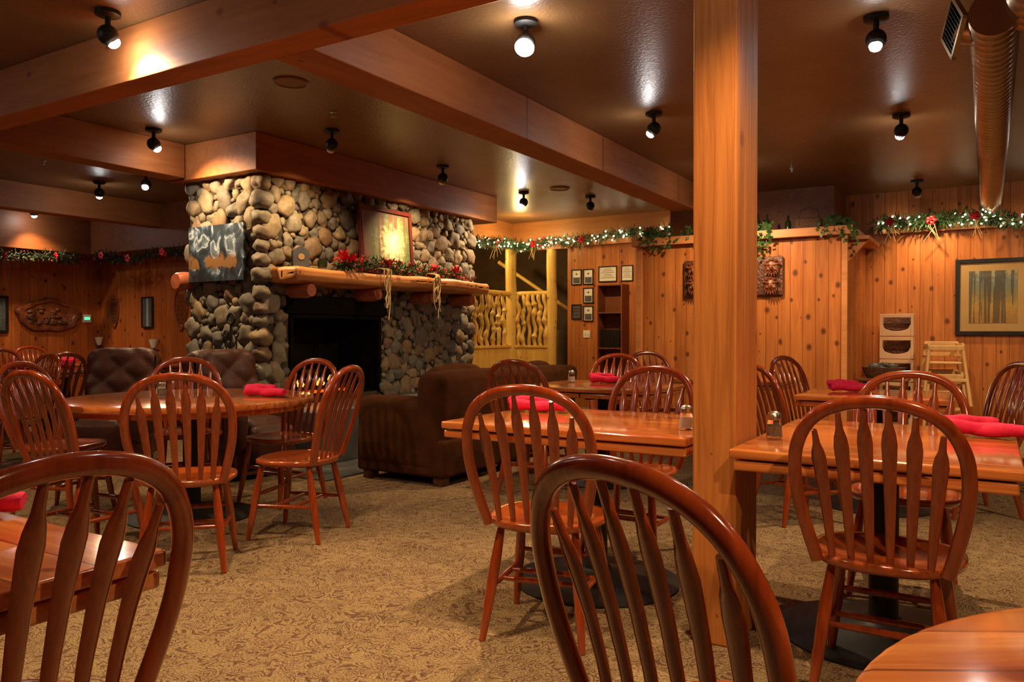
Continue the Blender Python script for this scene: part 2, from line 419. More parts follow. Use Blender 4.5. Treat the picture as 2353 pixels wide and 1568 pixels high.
# ------------------------------------------------------------------ fireplace
FX, FY0, FY1 = -5.87, 5.09, 8.63
OY0, OY1, OZ0, OZ1 = 5.43, 6.77, .55, 1.38
fp = thing('stone_fireplace', 'large river-rock fireplace with black firebox and wood hood', 'fireplace', (0, 0, 0))
core = MB()
core.box(-6.9, FX, FY0, OY0, 0, 2.75); core.box(-6.9, FX, OY1, FY1, 0, 2.75)
core.box(-6.9, FX, OY0, OY1, OZ1 + .02, 2.75); core.box(-6.9, -6.5, OY0, OY1, 0, OZ1 + .02); core.box(-6.5, FX, OY0, OY1, 0, OZ0)
mk('masonry_core', core, M_mortar, fp, smooth=False, weld=False)
def pack(u0, u1, v0, v1, avoid, seed):
    rnd = random.Random(seed); L = []
    for r, tries in ((.105, 60), (.085, 380), (.068, 1400), (.054, 2600), (.041, 4500), (.029, 6500)):
        for _ in range(tries):
            rr = r * rnd.uniform(.85, 1.1); u = rnd.uniform(u0, u1); v = rnd.uniform(v0, v1)
            if avoid and avoid[0] - rr * .7 < u < avoid[1] + rr * .7 and avoid[2] - rr < v < avoid[3] + rr * .7: continue
            if all((u - a) ** 2 + (v - b) ** 2 > (.90 * (rr + c)) ** 2 for a, b, c in L): L.append((u, v, rr))
    return L
rocks = MB()
rr_ = random.Random(5)
def rock(c, r, nrm, sub=3):
    asp = rr_.uniform(1.0, 1.45); a = rr_.uniform(0, math.pi)
    size = (r * math.sqrt(asp) * 1.08, r / math.sqrt(asp) * 1.08, min(.055, r * rr_.uniform(.6, .8)))
    base = Matrix.Rotation(a, 3, 'Z')
    B = Matrix(((0, 0, 1), (1, 0, 0), (0, 1, 0))) if nrm == 'x' else Matrix(((1, 0, 0), (0, 0, -1), (0, 1, 0)))
    rocks.blob(c, size, sub if r > .05 else 2, B @ base, .42, rr_.uniform(0, 100))
for u, v, r in pack(FY0 + .10, FY1 - .02, .5, 2.72, (OY0 - .02, OY1 + .02, 0, OZ1 + .17), 1):
    rock((FX + .01, u, v), r, 'x')
for u, v, r in pack(-6.86, FX - .10, .05, 2.72, None, 2):
    rock((u, FY0 - .01, v), r, 'y')
z = .1
while z < 2.66:
    r = rr_.uniform(.065, .105); z += r * .85
    rocks.blob((FX - .005, FY0 + .012, z), (r * 1.02, r * 1.02, r * .9), 3, None, .3, z * 9); z += r * .85
mk('river_rocks', rocks, M_stone, fp, weld=False, ang=80)
# wood hood
hood = MB(); hood.box(-7.0, -5.74, 4.93, 9.05, 2.70, H)
mk('wood_hood', hood, M_beam_y, fp, smooth=False, bevel=.008, weld=False)
# firebox
fb = MB(); fb.box(-6.5, FX + .03, OY0, OY0 + .04, OZ0, OZ1); fb.box(-6.5, FX + .03, OY1 - .04, OY1, OZ0, OZ1)
fb.box(-6.5, FX + .03, OY0 + .04, OY1 - .04, OZ1 - .03, OZ1 + .01); fb.box(-6.5, -6.46, OY0, OY1, OZ0, OZ1)
fb.box(-6.5, FX, OY0, OY1, OZ0, OZ0 + .01)
mk('firebox', fb, M_soot, fp, smooth=False, weld=False)
ln = MB(); ln.rbox((FX + .035, (OY0 + OY1) / 2, OZ1 + .10), (.05, OY1 - OY0 + .14, .18), .01, 2)  # flat black panel covering the masonry just above the opening
mk('opening_panel', ln, M_soot, fp, label='black panel above the fire opening')
gl = MB()
for k in range(7):
    y = OY0 + .3 + k * .12; gl.tube([(FX - .42, y, OZ0 + .08), (FX - .12, y, OZ0 + .08), (FX - .1, y, OZ0 + .17)], .009, 8)
for xx in (FX - .4, FX - .15): gl.tube([(xx, OY0 + .25, OZ0 + .06), (xx, OY1 - .25, OZ0 + .06)], .01, 8)
mk('grate', gl, M_black, fp)
# hearth
he = mk('hearth', MB().rbox((-5.44, 6.85, .25), (.70, 3.7, .5), .02, 2), M_slate, label='raised grey slate hearth ledge before fireplace', cat='hearth')
mk('hearth_tile_floor', MB().box(-5.08, -4.55, 4.6, 8.7, .0, .012), M_slate, smooth=False, label='grey slate tile floor strip beside hearth', cat='floor tile')
# logs and fire
for i, (a, b, r) in enumerate([((FX - .38, 5.75, OZ0 + .13), (FX - .34, 6.5, OZ0 + .14), .05), ((FX - .2, 5.7, OZ0 + .13), (FX - .22, 6.4, OZ0 + .13), .045), ((FX - .33, 5.9, OZ0 + .22), (FX - .24, 6.35, OZ0 + .22), .042)]):
    pts = [Vector(a).lerp(Vector(b), t / 6) + Vector((random.uniform(-.005, .005),) * 3) for t in range(7)]
    mk('firewood_log', MB().tube(pts, [r * random.uniform(.9, 1.1) for _ in pts], 10), M_soot, label='charred firewood log burning on the iron grate', cat='firewood', group='logs in fireplace')
fl = MB()
for k in range(9):
    y = random.uniform(5.6, 6.2); h = random.uniform(.04, .11); x = FX - random.uniform(.08, .14)
    fl.tube([(x, y, OZ0 + .1), (x, y + .01, OZ0 + .1 + h * .3), (x, y - .01, OZ0 + .1 + h * .7), (x, y, OZ0 + .1 + h)], [.008, .014, .008, .002], 8)
fire = mk('fire', fl, M_flame, label='small orange flames among the logs', cat='fire', kind='stuff')
em = MB()
for k in range(50): em.blob((FX - random.uniform(.1, .4), random.uniform(5.6, 6.5), OZ0 + .03), random.uniform(.01, .02), 1)
mk('ember_bed', em, M_ember, label='glowing embers under the grate', cat='embers', kind='stuff')

# mantel
man = thing('mantel_shelf', 'thick half-log wood mantel on round log brackets', 'mantel')
def mfn(p, ax, sg):
    p = p.copy(); y = p.y
    p.z += .012 * math.sin(y * 2.1) + (.014 * noise.noise(Vector((y * 3, p.x * 4, 0))))
    if p.z < 0 and p.x > 0: p.z += .03 * max(0, p.x - .05) / .17
    if p.x > 0: p.x += .03 * math.sin(y * 1.7 + 1) + .012 * noise.noise(Vector((y * 5, p.z * 8, 3)))
    return p
mk('mantel_slab', MB().rbox((-5.65, 6.79, 1.75), (.44, 3.27, .15), .045, 30, fn=mfn), M_mantel, man)
for yy in (5.42, 6.38, 7.35, 8.15):
    mk('log_bracket', MB().tube([(-5.9, yy, 1.61), (-5.60, yy, 1.61), (-5.54, yy, 1.61)], [.07, .075, .06], 18), M_logend, man)
mk('log_end_beam', MB().tube([(-6.87, 5.25, 1.72), (-6.88, 5.0, 1.72), (-6.88, 4.93, 1.71), (-6.88, 4.90, 1.71)], [.085, .09, .09, .075], 18), M_logend,
   label='cut log end protruding from the stonework', cat='log')

# pictures
def picture(name, label, plane, at, u0, u1, z0, z1, fw, fmat, amat, matw=0, tilt=0, depth=.03, matm=None):
    cu, cz = (u0 + u1) / 2, z0
    root = thing(name, label, 'picture', (at, cu, cz) if plane == 'x' else (cu, at, cz))
    w, h = u1 - u0, z1 - z0
    def bx(mb, a0, a1, b0, b1, d0, d1):
        if plane == 'x': mb.box(d0, d1, a0, a1, b0, b1)
        else: mb.box(a0, a1, -d1, -d0, b0, b1)
        return mb
    hw = w / 2
    if fw:
        f = MB(); bx(f, -hw, hw, 0, fw, 0, depth); bx(f, -hw, hw, h - fw, h, 0, depth); bx(f, -hw, -hw + fw, fw, h - fw, 0, depth); bx(f, hw - fw, hw, fw, h - fw, 0, depth)
        mk('frame', f, fmat, root, smooth=False, bevel=.004, weld=False)
    if matw:
        mk('mat_board', bx(MB(), -hw + fw, hw - fw, fw, h - fw, 0, depth * .5), matm or M_mat, root, smooth=False)
    q = fw + matw
    mk('canvas' if not matw else 'print', bx(MB(), -hw + q, hw - q, q, h - q, 0.001, depth * .5 + (.003 if matw else 0)), amat, root, smooth=False)
    if tilt: root.rotation_euler = tilt
    return root
picture('landscape_painting', 'unframed canvas of bears beside a blue mountain stream', 'y', FY0 - .08, -6.78, -5.98, 1.70, 2.24, 0, M_frame, art('art_stream', 0, 'stream'), depth=.06)
picture('framed_forest_painting', 'dark red framed painting of sunlit forest on mantel', 'x', -5.70, 6.27, 7.15, 1.845, 2.58, .045, M_frame, art('art_forest', 1, 'glow'), depth=.04, tilt=(0, rad(-4), 0))
picture('framed_autumn_print', 'large black framed matted print of autumn trees', 'y', YB - .005, -.36, .45, 1.17, 2.12, .05, M_blackf, art('art_autumn', 0, 'autumn'), matw=.10, depth=.04)
picture('framed_waterfall_print', 'small dark picture with a white waterfall', 'y', 7.49, -11.33, -11.05, 1.28, 1.76, .02, M_blackf, art('art_fall', 0, 'fall'), depth=.03)
picture('framed_photograph', 'dark framed photograph on cedar wall', 'x', XL + .005, 5.75, 6.08, 1.2, 1.75, .04, M_blackf, art('art_fall2', 1, 'fall'), depth=.03)

# certificates on back wall
def cert(u, zc, w, h, kind):
    root = thing('framed_certificate', 'small black framed certificate on cedar plank wall' if kind != 2 else 'dark square engraved wall plaque', 'certificate', (u, YB - .004, zc), group='framed certificates on the wall')
    f = MB(); t = .015
    f.box(-w / 2, w / 2, -.02, 0, -h / 2, -h / 2 + t); f.box(-w / 2, w / 2, -.02, 0, h / 2 - t, h / 2)
    f.box(-w / 2, -w / 2 + t, -.02, 0, -h / 2 + t, h / 2 - t); f.box(w / 2 - t, w / 2, -.02, 0, -h / 2 + t, h / 2 - t)
    mk('frame', f, M_blackf, root, smooth=False, weld=False)
    mk('paper', MB().box(-w / 2 + t, w / 2 - t, -.01, 0, -h / 2 + t, h / 2 - t), M_ink if kind == 2 else M_paper, root, smooth=False)
    g = MB()
    if kind == 0:
        g.box(-w * .33, w * .33, -.013, -.0101, -h * .4, -h * .02)
        g.blob((0, -.012, h * .2), (.02, .002, .015), 1)
    elif kind == 1:
        for k in range(6):
            ww = w * (.2 + .15 * ((k * 7) % 3) / 2)
            g.box(-ww, ww, -.013, -.0101, h * (.3 - k * .11), h * (.3 - k * .11) + .006)
    else:
        for k in range(3): g.box(-w * .3, w * .3, -.014, -.0101, h * (.2 - k * .2), h * (.2 - k * .2) + .01)
    mk('print', g, M_ink if kind != 2 else M_gold, root, smooth=False, weld=False)
cert(-5.70, 2.10, .18, .25, 0); cert(-5.49, 2.10, .18, .25, 0); cert(-5.49, 1.80, .18, .25, 0); cert(-5.49, 1.51, .18, .25, 0)
cert(-5.15, 2.13, .32, .25, 1); cert(-4.82, 2.13, .2, .25, 1); cert(-5.70, 1.54, .18, .24, 2)
def plate(u, zc, y=YB - .003, nm='light_switch'):
    r = thing(nm, 'cream double light switch plate on plank wall', 'light switch', (u, y, zc))
    mk('plate', MB().rbox((0, -.004, 0), (.12, .008, .12), .003, 2), M_white, r)
    for sx in (-.025, .025): mk('switch', MB().rbox((sx, -.011, 0), (.012, .01, .026), .003, 1), M_white, r)
plate(-5.52, 1.18)

# bookshelf niche
bs = thing('bookcase', 'tall narrow wooden bookcase with dark folders', 'bookcase', (-5.0, YB - .004, 0))
f = MB()
f.box(-.21, -.19, -.28, 0, 0, 1.95); f.box(.19, .21, -.28, 0, 0, 1.95); f.box(-.19, .19, -.02, 0, 0, 1.95)
for zz in (.1, .55, .95, 1.5, 1.93): f.box(-.19, .19, -.28, -.02, zz, zz + .02)
mk('carcass', f, M_soffit, bs, smooth=False, weld=False)
xx = -5.18
for k in range(11):
    w = random.uniform(.024, .030)
    bk = MB().rbox((0, 0, .14), (w, .2, .28), .004, 1)
    mk('binder', bk, M_blackf, loc=(xx + w / 2, YB - .135, .971), label='black ring binder standing on a shelf', cat='binder', group='binders in the bookcase')
    xx += w + .003

# carved faces relief
def carved():
    root = thing('carved_faces_panel', 'dark carved wood relief of bearded faces', 'wall carving', (-2.66, 9.54, 1.64))
    mk('backboard', MB().rbox((0, -.02, .23), (1.2, .04, .46), .015, 4, nz=.008), M_carve, root)
    rn = random.Random(3)
    for i, cx in enumerate((-.45, -.15, .17, .46)):
        for j, cz in enumerate((.33, .13)):
            g = MB()
            c = Vector((cx + rn.uniform(-.03, .03), -.05, cz + rn.uniform(-.02, .02)))
            g.blob(c, (.085, .05, .1), 2, None, .2, i + j)
            g.blob(c + Vector((0, -.055, -.005)), (.015, .025, .032), 2)
            for sx in (-1, 1):
                g.blob(c + Vector((sx * .035, -.045, .03)), (.028, .014, .008), 1)
                g.blob(c + Vector((sx * .04, -.042, -.02)), (.022, .014, .02), 1)
            for k in range(7):
                a = math.pi * (1.1 + .8 * k / 6)
                p = c + Vector((math.cos(a) * .06, -.03, math.sin(a) * .07))
                g.tube([p, p + Vector((math.cos(a) * .02, -.01, -.04))], [.014, .004], 6)
            for k in range(5):
                a = math.pi * (.15 + .7 * k / 4)
                g.blob(c + Vector((math.cos(a) * .08, -.02, math.sin(a) * .09)), (.03, .03, .02), 1)
            mk('carved_face', g, M_carve2, root, weld=False)
carved()

# left wall: oval carved slab, snowshoe, thermostat
ov = thing('carved_oval_sign', 'live-edge oval carved wood slab on plank wall', 'wall carving', (XL + .004, 6.68, 1.47))
g = MB()
def oval(th):
    r = 1 + .05 * math.sin(5 * th) + .03 * math.sin(9 * th + 1)
    return (math.cos(th) * .49 * r, math.sin(th) * .255 * r)
g.radial(oval, [(1, 0), (1, .03), (.95, .05), (.8, .05), (.74, .03), (0, .03)], 60)
g.v = [(v[2], v[0], v[1]) for v in g.v]
mk('slab', g, M_carve2, ov)
g = MB(); rn = random.Random(9)
for k in range(26):
    g.blob((.035, rn.uniform(-.3, .3), rn.uniform(-.13, .1)), (.02, rn.uniform(.03, .07), rn.uniform(.02, .04)), 2, None, .3, k)
mk('relief', g, M_carve, ov)
def snowshoe(x, z, sc):
    r = thing('snowshoe', 'small wooden teardrop snowshoe hanging on wall', 'snowshoe', (x, 7.499, z))
    pts = []
    for k in range(28):
        t = 2 * math.pi * k / 28
        pts.append((sc * .11 * math.sin(t) * (1 + .35 * math.cos(t)), -.012, sc * .24 * math.cos(t)))
    mk('rim', MB().tube(pts, .012 * sc, 8, up=(0, 1, 0), closed=True), M_carve2, r)
    g = MB()
    for k in range(-3, 4):
        g.box(-.08 * sc, .08 * sc, -.014, -.008, k * .05 * sc - .006, k * .05 * sc + .006)
        g.box(k * .024 * sc - .004, k * .024 * sc + .004, -.012, -.006, -.16 * sc, .18 * sc)
    mk('lacing', g, M_carve2, r, smooth=False, weld=False)
snowshoe(-12.08, 1.52, 1.0); snowshoe(-10.38, 1.55, 1.3)
th = thing('thermostat', 'small white wall thermostat with green display', 'thermostat', (XL + .001, 7.27, 1.38))
mk('casing', MB().rbox((.012, 0, .05), (.024, .14, .13), .006, 1), M_white, th)
mk('display', MB().box(.0245, .026, -.045, .045, .03, .075), M_gsign, th, smooth=False)
for (x, y, z) in ((XL + .1, 7.42, 1.0), (-10.9, 7.38, .97)):
    sc = thing('wall_sconce', 'small cup-shaped wall sconce with frosted shade', 'lamp', (x, y, z))
    mk('shade', MB().lathe([(.03, 0), (.05, .06), (.065, .13), (.06, .13), (.045, .06), (.0, .01)], 20), M_white, sc)
    mk('bracket', MB().tube([(0, 0, .0), (0, .03, -.04), (0, .1, -.04)], .01, 8), M_black, sc)

# ------------------------------------------------------------------ stair railing
rl = thing('log_railing', 'peeled yellow log railing with twisted branch balusters', 'railing', (0, 0, 0))
def log_post(x, y, r, z0, z1):
    pts = [(x + .006 * math.sin(k * 1.3), y + .006 * math.cos(k), z0 + (z1 - z0) * k / 10) for k in range(11)]
    mk('post', MB().tube(pts, [r * (1 + .04 * math.sin(k * 2.1)) for k in range(11)], 20), M_pine, rl)
log_post(-6.96, YB + .02, .095, 0, 2.62); log_post(-6.2, YB + .07, .085, 0, 2.58)
mk('rail', MB().tube([(-6.96, YB + .05, 1.86), (-6.2, YB + .07, 1.86)], .045, 12), M_pine, rl)
mk('rail', MB().tube([(-6.96, YB, 1.86), (-6.96, 8.8, 1.86)], .045, 12), M_pine, rl)
mk('lower_panel', MB().box(-7.0, -6.93, 8.7, YB, 0, .95), M_pine, rl, smooth=False)
mk('lower_panel', MB().box(-6.93, -6.2, YB, YB + .07, 0, .95), M_pine, rl, smooth=False)
mk('sill', MB().box(-6.93, -6.2, YB - .02, YB + .1, .95, .99), M_pine, rl, smooth=False, bevel=.005)
mk('sill', MB().box(-7.03, -6.9, 8.7, YB, .95, .99), M_pine, rl, smooth=False, bevel=.005)
rn = random.Random(21)
def baluster(x, y):
    n = 16; pts = []; rs = []; dx = rn.uniform(-.03, .03)
    knob = [rn.randint(2, 13) for _ in range(4)]
    for k in range(n + 1):
        t = k / n
        pts.append((x + dx * (t - .5) + .014 * math.sin(k * .9 + dx * 99), y + .012 * math.cos(k * 1.1), .98 + t * .86))
        r = rn.uniform(.027, .037)
        if k in knob: r += .017
        rs.append(r)
    pts = catmull(pts, 2); rs2 = []
    for k in range(n):
        rs2 += [rs[k], (rs[k] + rs[k + 1]) / 2]
    rs2.append(rs[-1])
    mk('baluster', MB().tube(pts, rs2, 10), M_pine, rl)
for k in range(6): baluster(-6.83 + k * .105, YB + .04)
for k in range(14): baluster(-6.96, 8.95 + k * .172)
st = thing('staircase', 'dim wooden stairs behind the log railing', 'stairs')
g = MB()
for k in range(7): g.box(-5.9 - .28 * (k + 1), -5.9 - .28 * k, 12.3, 13.45, 0, .35 + .18 * (7 - k))
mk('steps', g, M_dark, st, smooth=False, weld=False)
mk('handrail', MB().tube([(-5.93, 12.2, 1.4), (-7.7, 12.2, 2.5)], .035, 12), M_pine, st)

# ------------------------------------------------------------------ ceiling fixtures
def spotlamp(x, y, aim, energy, size=110, glow=True, label=None, light=True, bsc=1.0):
    a = Vector(aim).normalized()
    r = thing('ceiling_spotlight', label or 'black ball-shaped ceiling spotlight on round canopy', 'spotlight', (x, y, H), group='ceiling spotlights')
    mk('canopy', MB().lathe([(.0, -.001), (.07, -.001), (.07, -.022), (.05, -.032), (0, -.032)], 24), M_black, r)
    mk('stem', MB().tube([(0, 0, -.03), (0, 0, -.09)], .016, 12), M_black, r)
    c = Vector((0, 0, -.135))
    q = a.to_track_quat('Z', 'Y').to_matrix()
    prof = [(0.0, -.058)]
    for k in range(1, 10):
        t = -math.pi / 2 + k * (math.pi * .79) / 9
        prof.append((.058 * math.cos(t), .058 * math.sin(t)))
    prof += [(.036, .05), (.034, .03), (0, .03)]
    hd = MB().lathe(prof, 24); hd.v = [tuple(q @ Vector(v) + c) for v in hd.v]
    mk('lamp_head', hd, M_black, r)
    bl = MB().lathe([(0, .031), (.033, .033), (.036 * bsc, .050), (.031 * bsc, .066), (.018 * bsc, .076), (0, .080)], 20); bl.v = [tuple(q @ Vector(v) + c) for v in bl.v]
    mk('bulb', bl, M_lamp if glow else M_white, r)
    if light:
        ld = bpy.data.lights.new('spot_beam', 'SPOT'); ld.energy = energy; ld.color = (1.0, .67, .34); ld.spot_size = rad(size); ld.spot_blend = .85; ld.shadow_soft_size = .03
        lo = bpy.data.objects.new('spot_beam', ld); COL.objects.link(lo); lo.parent = r
        lo.location = c + a * .095; lo.rotation_euler = a.to_track_quat('-Z', 'Y').to_euler()
    return r
spotlamp(-4.34, 2.66, (.25, .55, -.75), 50, 115)
spotlamp(-2.35, 4.02, (.25, -.75, -.9), 190, 115, bsc=1.6)
spotlamp(-.57, 5.03, (.0, -.45, -1), 140, 98)
spotlamp(-2.41, 6.26, (-.72, -.1, -.95), 170, 84)
spotlamp(-.64, 7.40, (-.25, .55, -.8), 150, 100)
spotlamp(-6.48, 4.40, (.25, .5, -.75), 115, 120)
spotlamp(-5.12, 5.26, (-.5, .15, -1), 80, glow=False)
spotlamp(-5.17, 7.03, (-.5, .1, -1), 95, glow=False)
spotlamp(-5.22, 8.88, (-.35, -.4, -1), 110, 120)
spotlamp(-.75, 10.7, (.2, .35, -1), 90, 120, glow=False)
spotlamp(-9.3, 5.58, (-.5, .3, -1), 80, 100)
spotlamp(-8.32, 5.55, (.5, -.6, -.9), 65)
spotlamp(-11.6, 6.0, (-.2, .2, -1), 85, 100)
# extra fixtures added as fill light, most of them out of frame
spotlamp(-2.3, 1.3, (-.1, .25, -1), 150, 96)
spotlamp(-.4, 2.3, (-.1, .2, -1), 120, 96)
spotlamp(-4.9, 1.2, (.1, .4, -1), 135, 98)
spotlamp(.9, .4, (-.2, .5, -.9), 130, 105)
spotlamp(1.6, 4.2, (-.5, .5, -.8), 115, 100)
spotlamp(1.2, 8.8, (-.2, .7, -.9), 130, 100)
spotlamp(-7.6, 1.6, (0, .3, -1), 80, 100)
spotlamp(-2.4, 8.4, (-.1, .6, -.9), 130, 120)
spotlamp(-11.3, 4.0, (-.3, .2, -1), 85, 100)
spotlamp(-4.6, 9.6, (-.1, .6, -1), 100, 125, glow=False)

def plight(name, loc, e, colr, r=.1):
    ld = bpy.data.lights.new(name, 'POINT'); ld.energy = e; ld.color = colr; ld.shadow_soft_size = r
    lo = bpy.data.objects.new(name, ld); COL.objects.link(lo); lo.location = loc; return lo
plight('stair_light', (-7.7, 10.6, 2.6), 65, (1, .70, .25))
plight('stair_light', (-6.3, 10.6, 2.75), 18, (1, .72, .25), .05)
plight('fire_light', (FX - .22, 5.95, OZ0 + .3), 1.0, (1, .35, .08), .06)

def ceil_disc(x, y, r, label, name, mat):
    rt = thing(name, label, name.split('_')[-1], (x, y, H))
    mk('rim', MB().lathe([(r * .88, -.001), (r * .88, -.008), (r * .93, -.014), (r, -.006), (r, -.001)], 32), M_ceil, rt)
    mk('grille', MB().lathe([(0, -.006), (r * .88, -.006), (r * .88, -.001), (0, -.001)], 32), mat, rt)
ceil_disc(-4.4, 4.1, .13, 'round flush ceiling speaker grille', 'ceiling_speaker', M_speaker)
ceil_disc(-4.7, 8.9, .13, 'round flush ceiling speaker grille', 'ceiling_speaker', M_speaker)
for x, y in ((-4.7, 4.85), (-8.7, 4.6), (-1.9, 9.2)):
    r = thing('fire_sprinkler', 'small pendant fire sprinkler on ceiling', 'sprinkler', (x, y, H))
    mk('sprinkler_body', MB().lathe([(0, 0), (.03, 0), (.03, -.006), (.01, -.01), (.009, -.035), (.022, -.037), (.022, -.04), (0, -.04)], 16), M_metal, r)

# duct
du = thing('spiral_duct', 'exposed spiral metal air duct along the ceiling', 'duct')
pts = []; rs = []
y = 4.6; k = 0
while y < 11.38:
    pts.append((.02, y, 2.80)); rs.append(.108 + (.008 if k % 4 == 0 else 0)); y += .024; k += 1
mk('duct_tube', MB().tube(pts, rs, 32, up=(0, 0, 1)), M_duct, du, ang=25)
pts = [(.22, 3.7 + k * .024, 2.83) for k in range(42)]
mk('duct_trunk', MB().tube(pts, [.15 + (.009 if k % 4 == 0 else 0) for k in range(42)], 32, up=(0, 0, 1)), M_duct, du, ang=25)
mk('duct_hanger', MB().box(-.10, -.09, 8.0, 8.03, 2.8, H), M_duct, du, smooth=False, weld=False)
mk('duct_hanger', MB().box(.13, .14, 8.0, 8.03, 2.8, H), M_duct, du, smooth=False, weld=False)
rg = thing('air_register', 'diamond-set black louvered air register on duct', 'vent', (-.17, 4.90, 2.86), rad(-70))
Mr = Matrix.Rotation(rad(45), 4, 'Y')
g = MB(); q = .125
for a in ((-q, q, q - .02, q), (-q, q, -q, -q + .02), (-q, -q + .02, -q, q), (q - .02, q, -q, q)): g.box(a[0], a[1], -.012, .012, a[2], a[3], Mr)
mk('frame', g, M_duct, rg, smooth=False, weld=False)
g = MB()
for k in range(9): g.box(-q + .02, q - .02, -.008, .006, -q + .03 + k * .024, -q + .034 + k * .024, Mr)
g.box(-q + .02, q - .02, .006, .012, -q + .02, q - .02, Mr)
mk('louvers', g, M_black, rg, smooth=False, weld=False)
mk('neck', MB().tube([(0, .012, 0), (.02, .12, -.03)], .08, 20), M_duct, rg)

# ------------------------------------------------------------------ garlands
def garland(path, label, lights=True, per_m=420, thick=.1, bows=2, seed=1, berries=30, mat=None, sag=.02, raff=True):
    rn = random.Random(seed)
    P = catmull(path, 8); L = sum((P[i + 1] - P[i]).length for i in range(len(P) - 1))
    def at(t):
        f = t * (len(P) - 1); i = min(int(f), len(P) - 2); p = P[i].lerp(P[i + 1], f - i)
        p.z += sag * math.sin(t * L * 5); return p
    r = thing('christmas_garland', label, 'garland', P[0])
    o = P[0]
    g = MB()
    for k in range(int(L * per_m)):
        p = at(rn.random()) - o
        d = Vector((rn.gauss(0, 1), rn.gauss(0, 1), rn.gauss(0, 1) - .2)).normalized()
        p = p + d * rn.uniform(0, thick * .6); ln = rn.uniform(.04, .09) * (thick / .1); s2 = d.cross(Vector((rn.random(), rn.random(), rn.random()))).normalized() * .010
        e = p + d * ln; m = p + d * ln * .5
        g.add([p, m + s2, e, m - s2], [(0, 1, 2, 3)])
    mk('greenery', g, mat or M_green, r, smooth=False, weld=False)
    if lights:
        g = MB()
        for k in range(int(L * 22)):
            p = at(rn.random()) - o; d = Vector((rn.gauss(0, 1), rn.gauss(0, 1), rn.gauss(0, 1))).normalized()
            g.blob(p + d * thick * rn.uniform(.4, .9), .013, 1)
        ob = mk('light_bulbs', g, M_bulb, r, weld=False); ob['kind'] = 'stuff'
    if berries:
        g = MB()
        for k in range(berries):
            p = at(rn.random()) - o; d = Vector((rn.gauss(0, 1), rn.gauss(0, 1), rn.gauss(0, 1))).normalized()
            g.blob(p + d * thick * .8, rn.uniform(.01, .018), 1)
        ob = mk('berries', g, M_berry, r, weld=False); ob['kind'] = 'stuff'
    for k in range(bows):
        t = (k + .5) / bows; p = at(t) - o
        g = MB()
        for j in range(5):
            a = 2 * math.pi * j / 5
            g.blob(p + Vector((math.cos(a) * .035, -.08, math.sin(a) * .035)), (.034, .017, .028), 1)
        g.blob(p + Vector((0, -.095, 0)), .02, 1)
        mk('red_flower', g, M_berry, r)
        if not raff: continue
        g = MB()
        for j in range(5):
            q0 = p + Vector((rn.uniform(-.03, .03), -.06, 0))
            g.tube([q0, q0 + Vector((rn.uniform(-.05, .05), -.03, -.08)), q0 + Vector((rn.uniform(-.12, .12), 0, -rn.uniform(.16, .28)))], .003, 5)
        mk('raffia_bow', g, M_raffia, r)
    return r
garland([(-6.80, 9.15, 2.68), (-6.79, 10.2, 2.64), (-6.72, 11.24, 2.66), (-6.0, 11.26, 2.68), (-5.0, 11.26, 2.72), (-3.95, 11.25, 2.76)], 'lit evergreen garland with red flowers over the stair opening', bows=5, seed=2, per_m=620, thick=.115)
garland([(-1.25, 11.25, 2.6), (-.5, 11.25, 2.64), (.4, 11.25, 2.58), (1.6, 11.25, 2.62), (3.2, 11.25, 2.6)], 'lit evergreen garland with red flowers along plank wall', bows=7, seed=3, per_m=650, thick=.125)
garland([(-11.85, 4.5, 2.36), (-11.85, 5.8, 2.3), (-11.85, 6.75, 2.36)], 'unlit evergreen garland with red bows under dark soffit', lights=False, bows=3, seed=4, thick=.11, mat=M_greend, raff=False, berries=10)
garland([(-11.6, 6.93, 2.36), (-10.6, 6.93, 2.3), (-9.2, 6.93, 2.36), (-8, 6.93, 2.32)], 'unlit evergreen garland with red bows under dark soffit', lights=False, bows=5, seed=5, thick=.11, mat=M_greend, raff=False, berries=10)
mg = garland([(-5.6, 5.85, 1.89), (-5.55, 6.3, 1.92), (-5.53, 6.8, 1.91), (-5.53, 7.3, 1.90), (-5.56, 7.9, 1.89)], 'mantel garland with red berries and trailing raffia', lights=False, bows=0, seed=6, thick=.095, berries=170, sag=.005, per_m=620)
g = MB(); rn = random.Random(4); o = Vector((-5.6, 5.85, 1.89))
for yy in (6.35, 7.20):
    for j in range(7):
        x = -5.39 + rn.uniform(0, .03); ys = yy + rn.uniform(-.05, .05); L = rn.uniform(.3, .55)
        pts = [Vector((-5.5, ys, 1.88)) - o] + [Vector((x, ys + rn.uniform(-.03, .03), 1.86 - L * t / 5)) - o for t in range(6)]
        g.tube(catmull(pts, 3), .006, 5)
mk('raffia_strands', g, M_raffia, mg)
for yy, s_ in ((5.80, 1.3), (5.95, 1.1), (7.3, 1.0), (7.75, 1.1), (6.5, .9)):
    g = MB()
    for k in range(26):
        a = rn.uniform(0, 6.28); e = rn.uniform(-.2, 1.2); d = Vector((math.cos(a) * math.cos(e), math.sin(a) * math.cos(e), math.sin(e)))
        s2 = d.cross(Vector((0, 0, 1))).normalized() * .02 * s_; p = Vector((-5.50, yy, 1.92)) - o
        g.add([p, p + d * .05 * s_ + s2, p + d * .1 * s_, p + d * .05 * s_ - s2], [(0, 1, 2, 3)])
    mk('red_flower', g, M_berry, mg, smooth=False, weld=False)

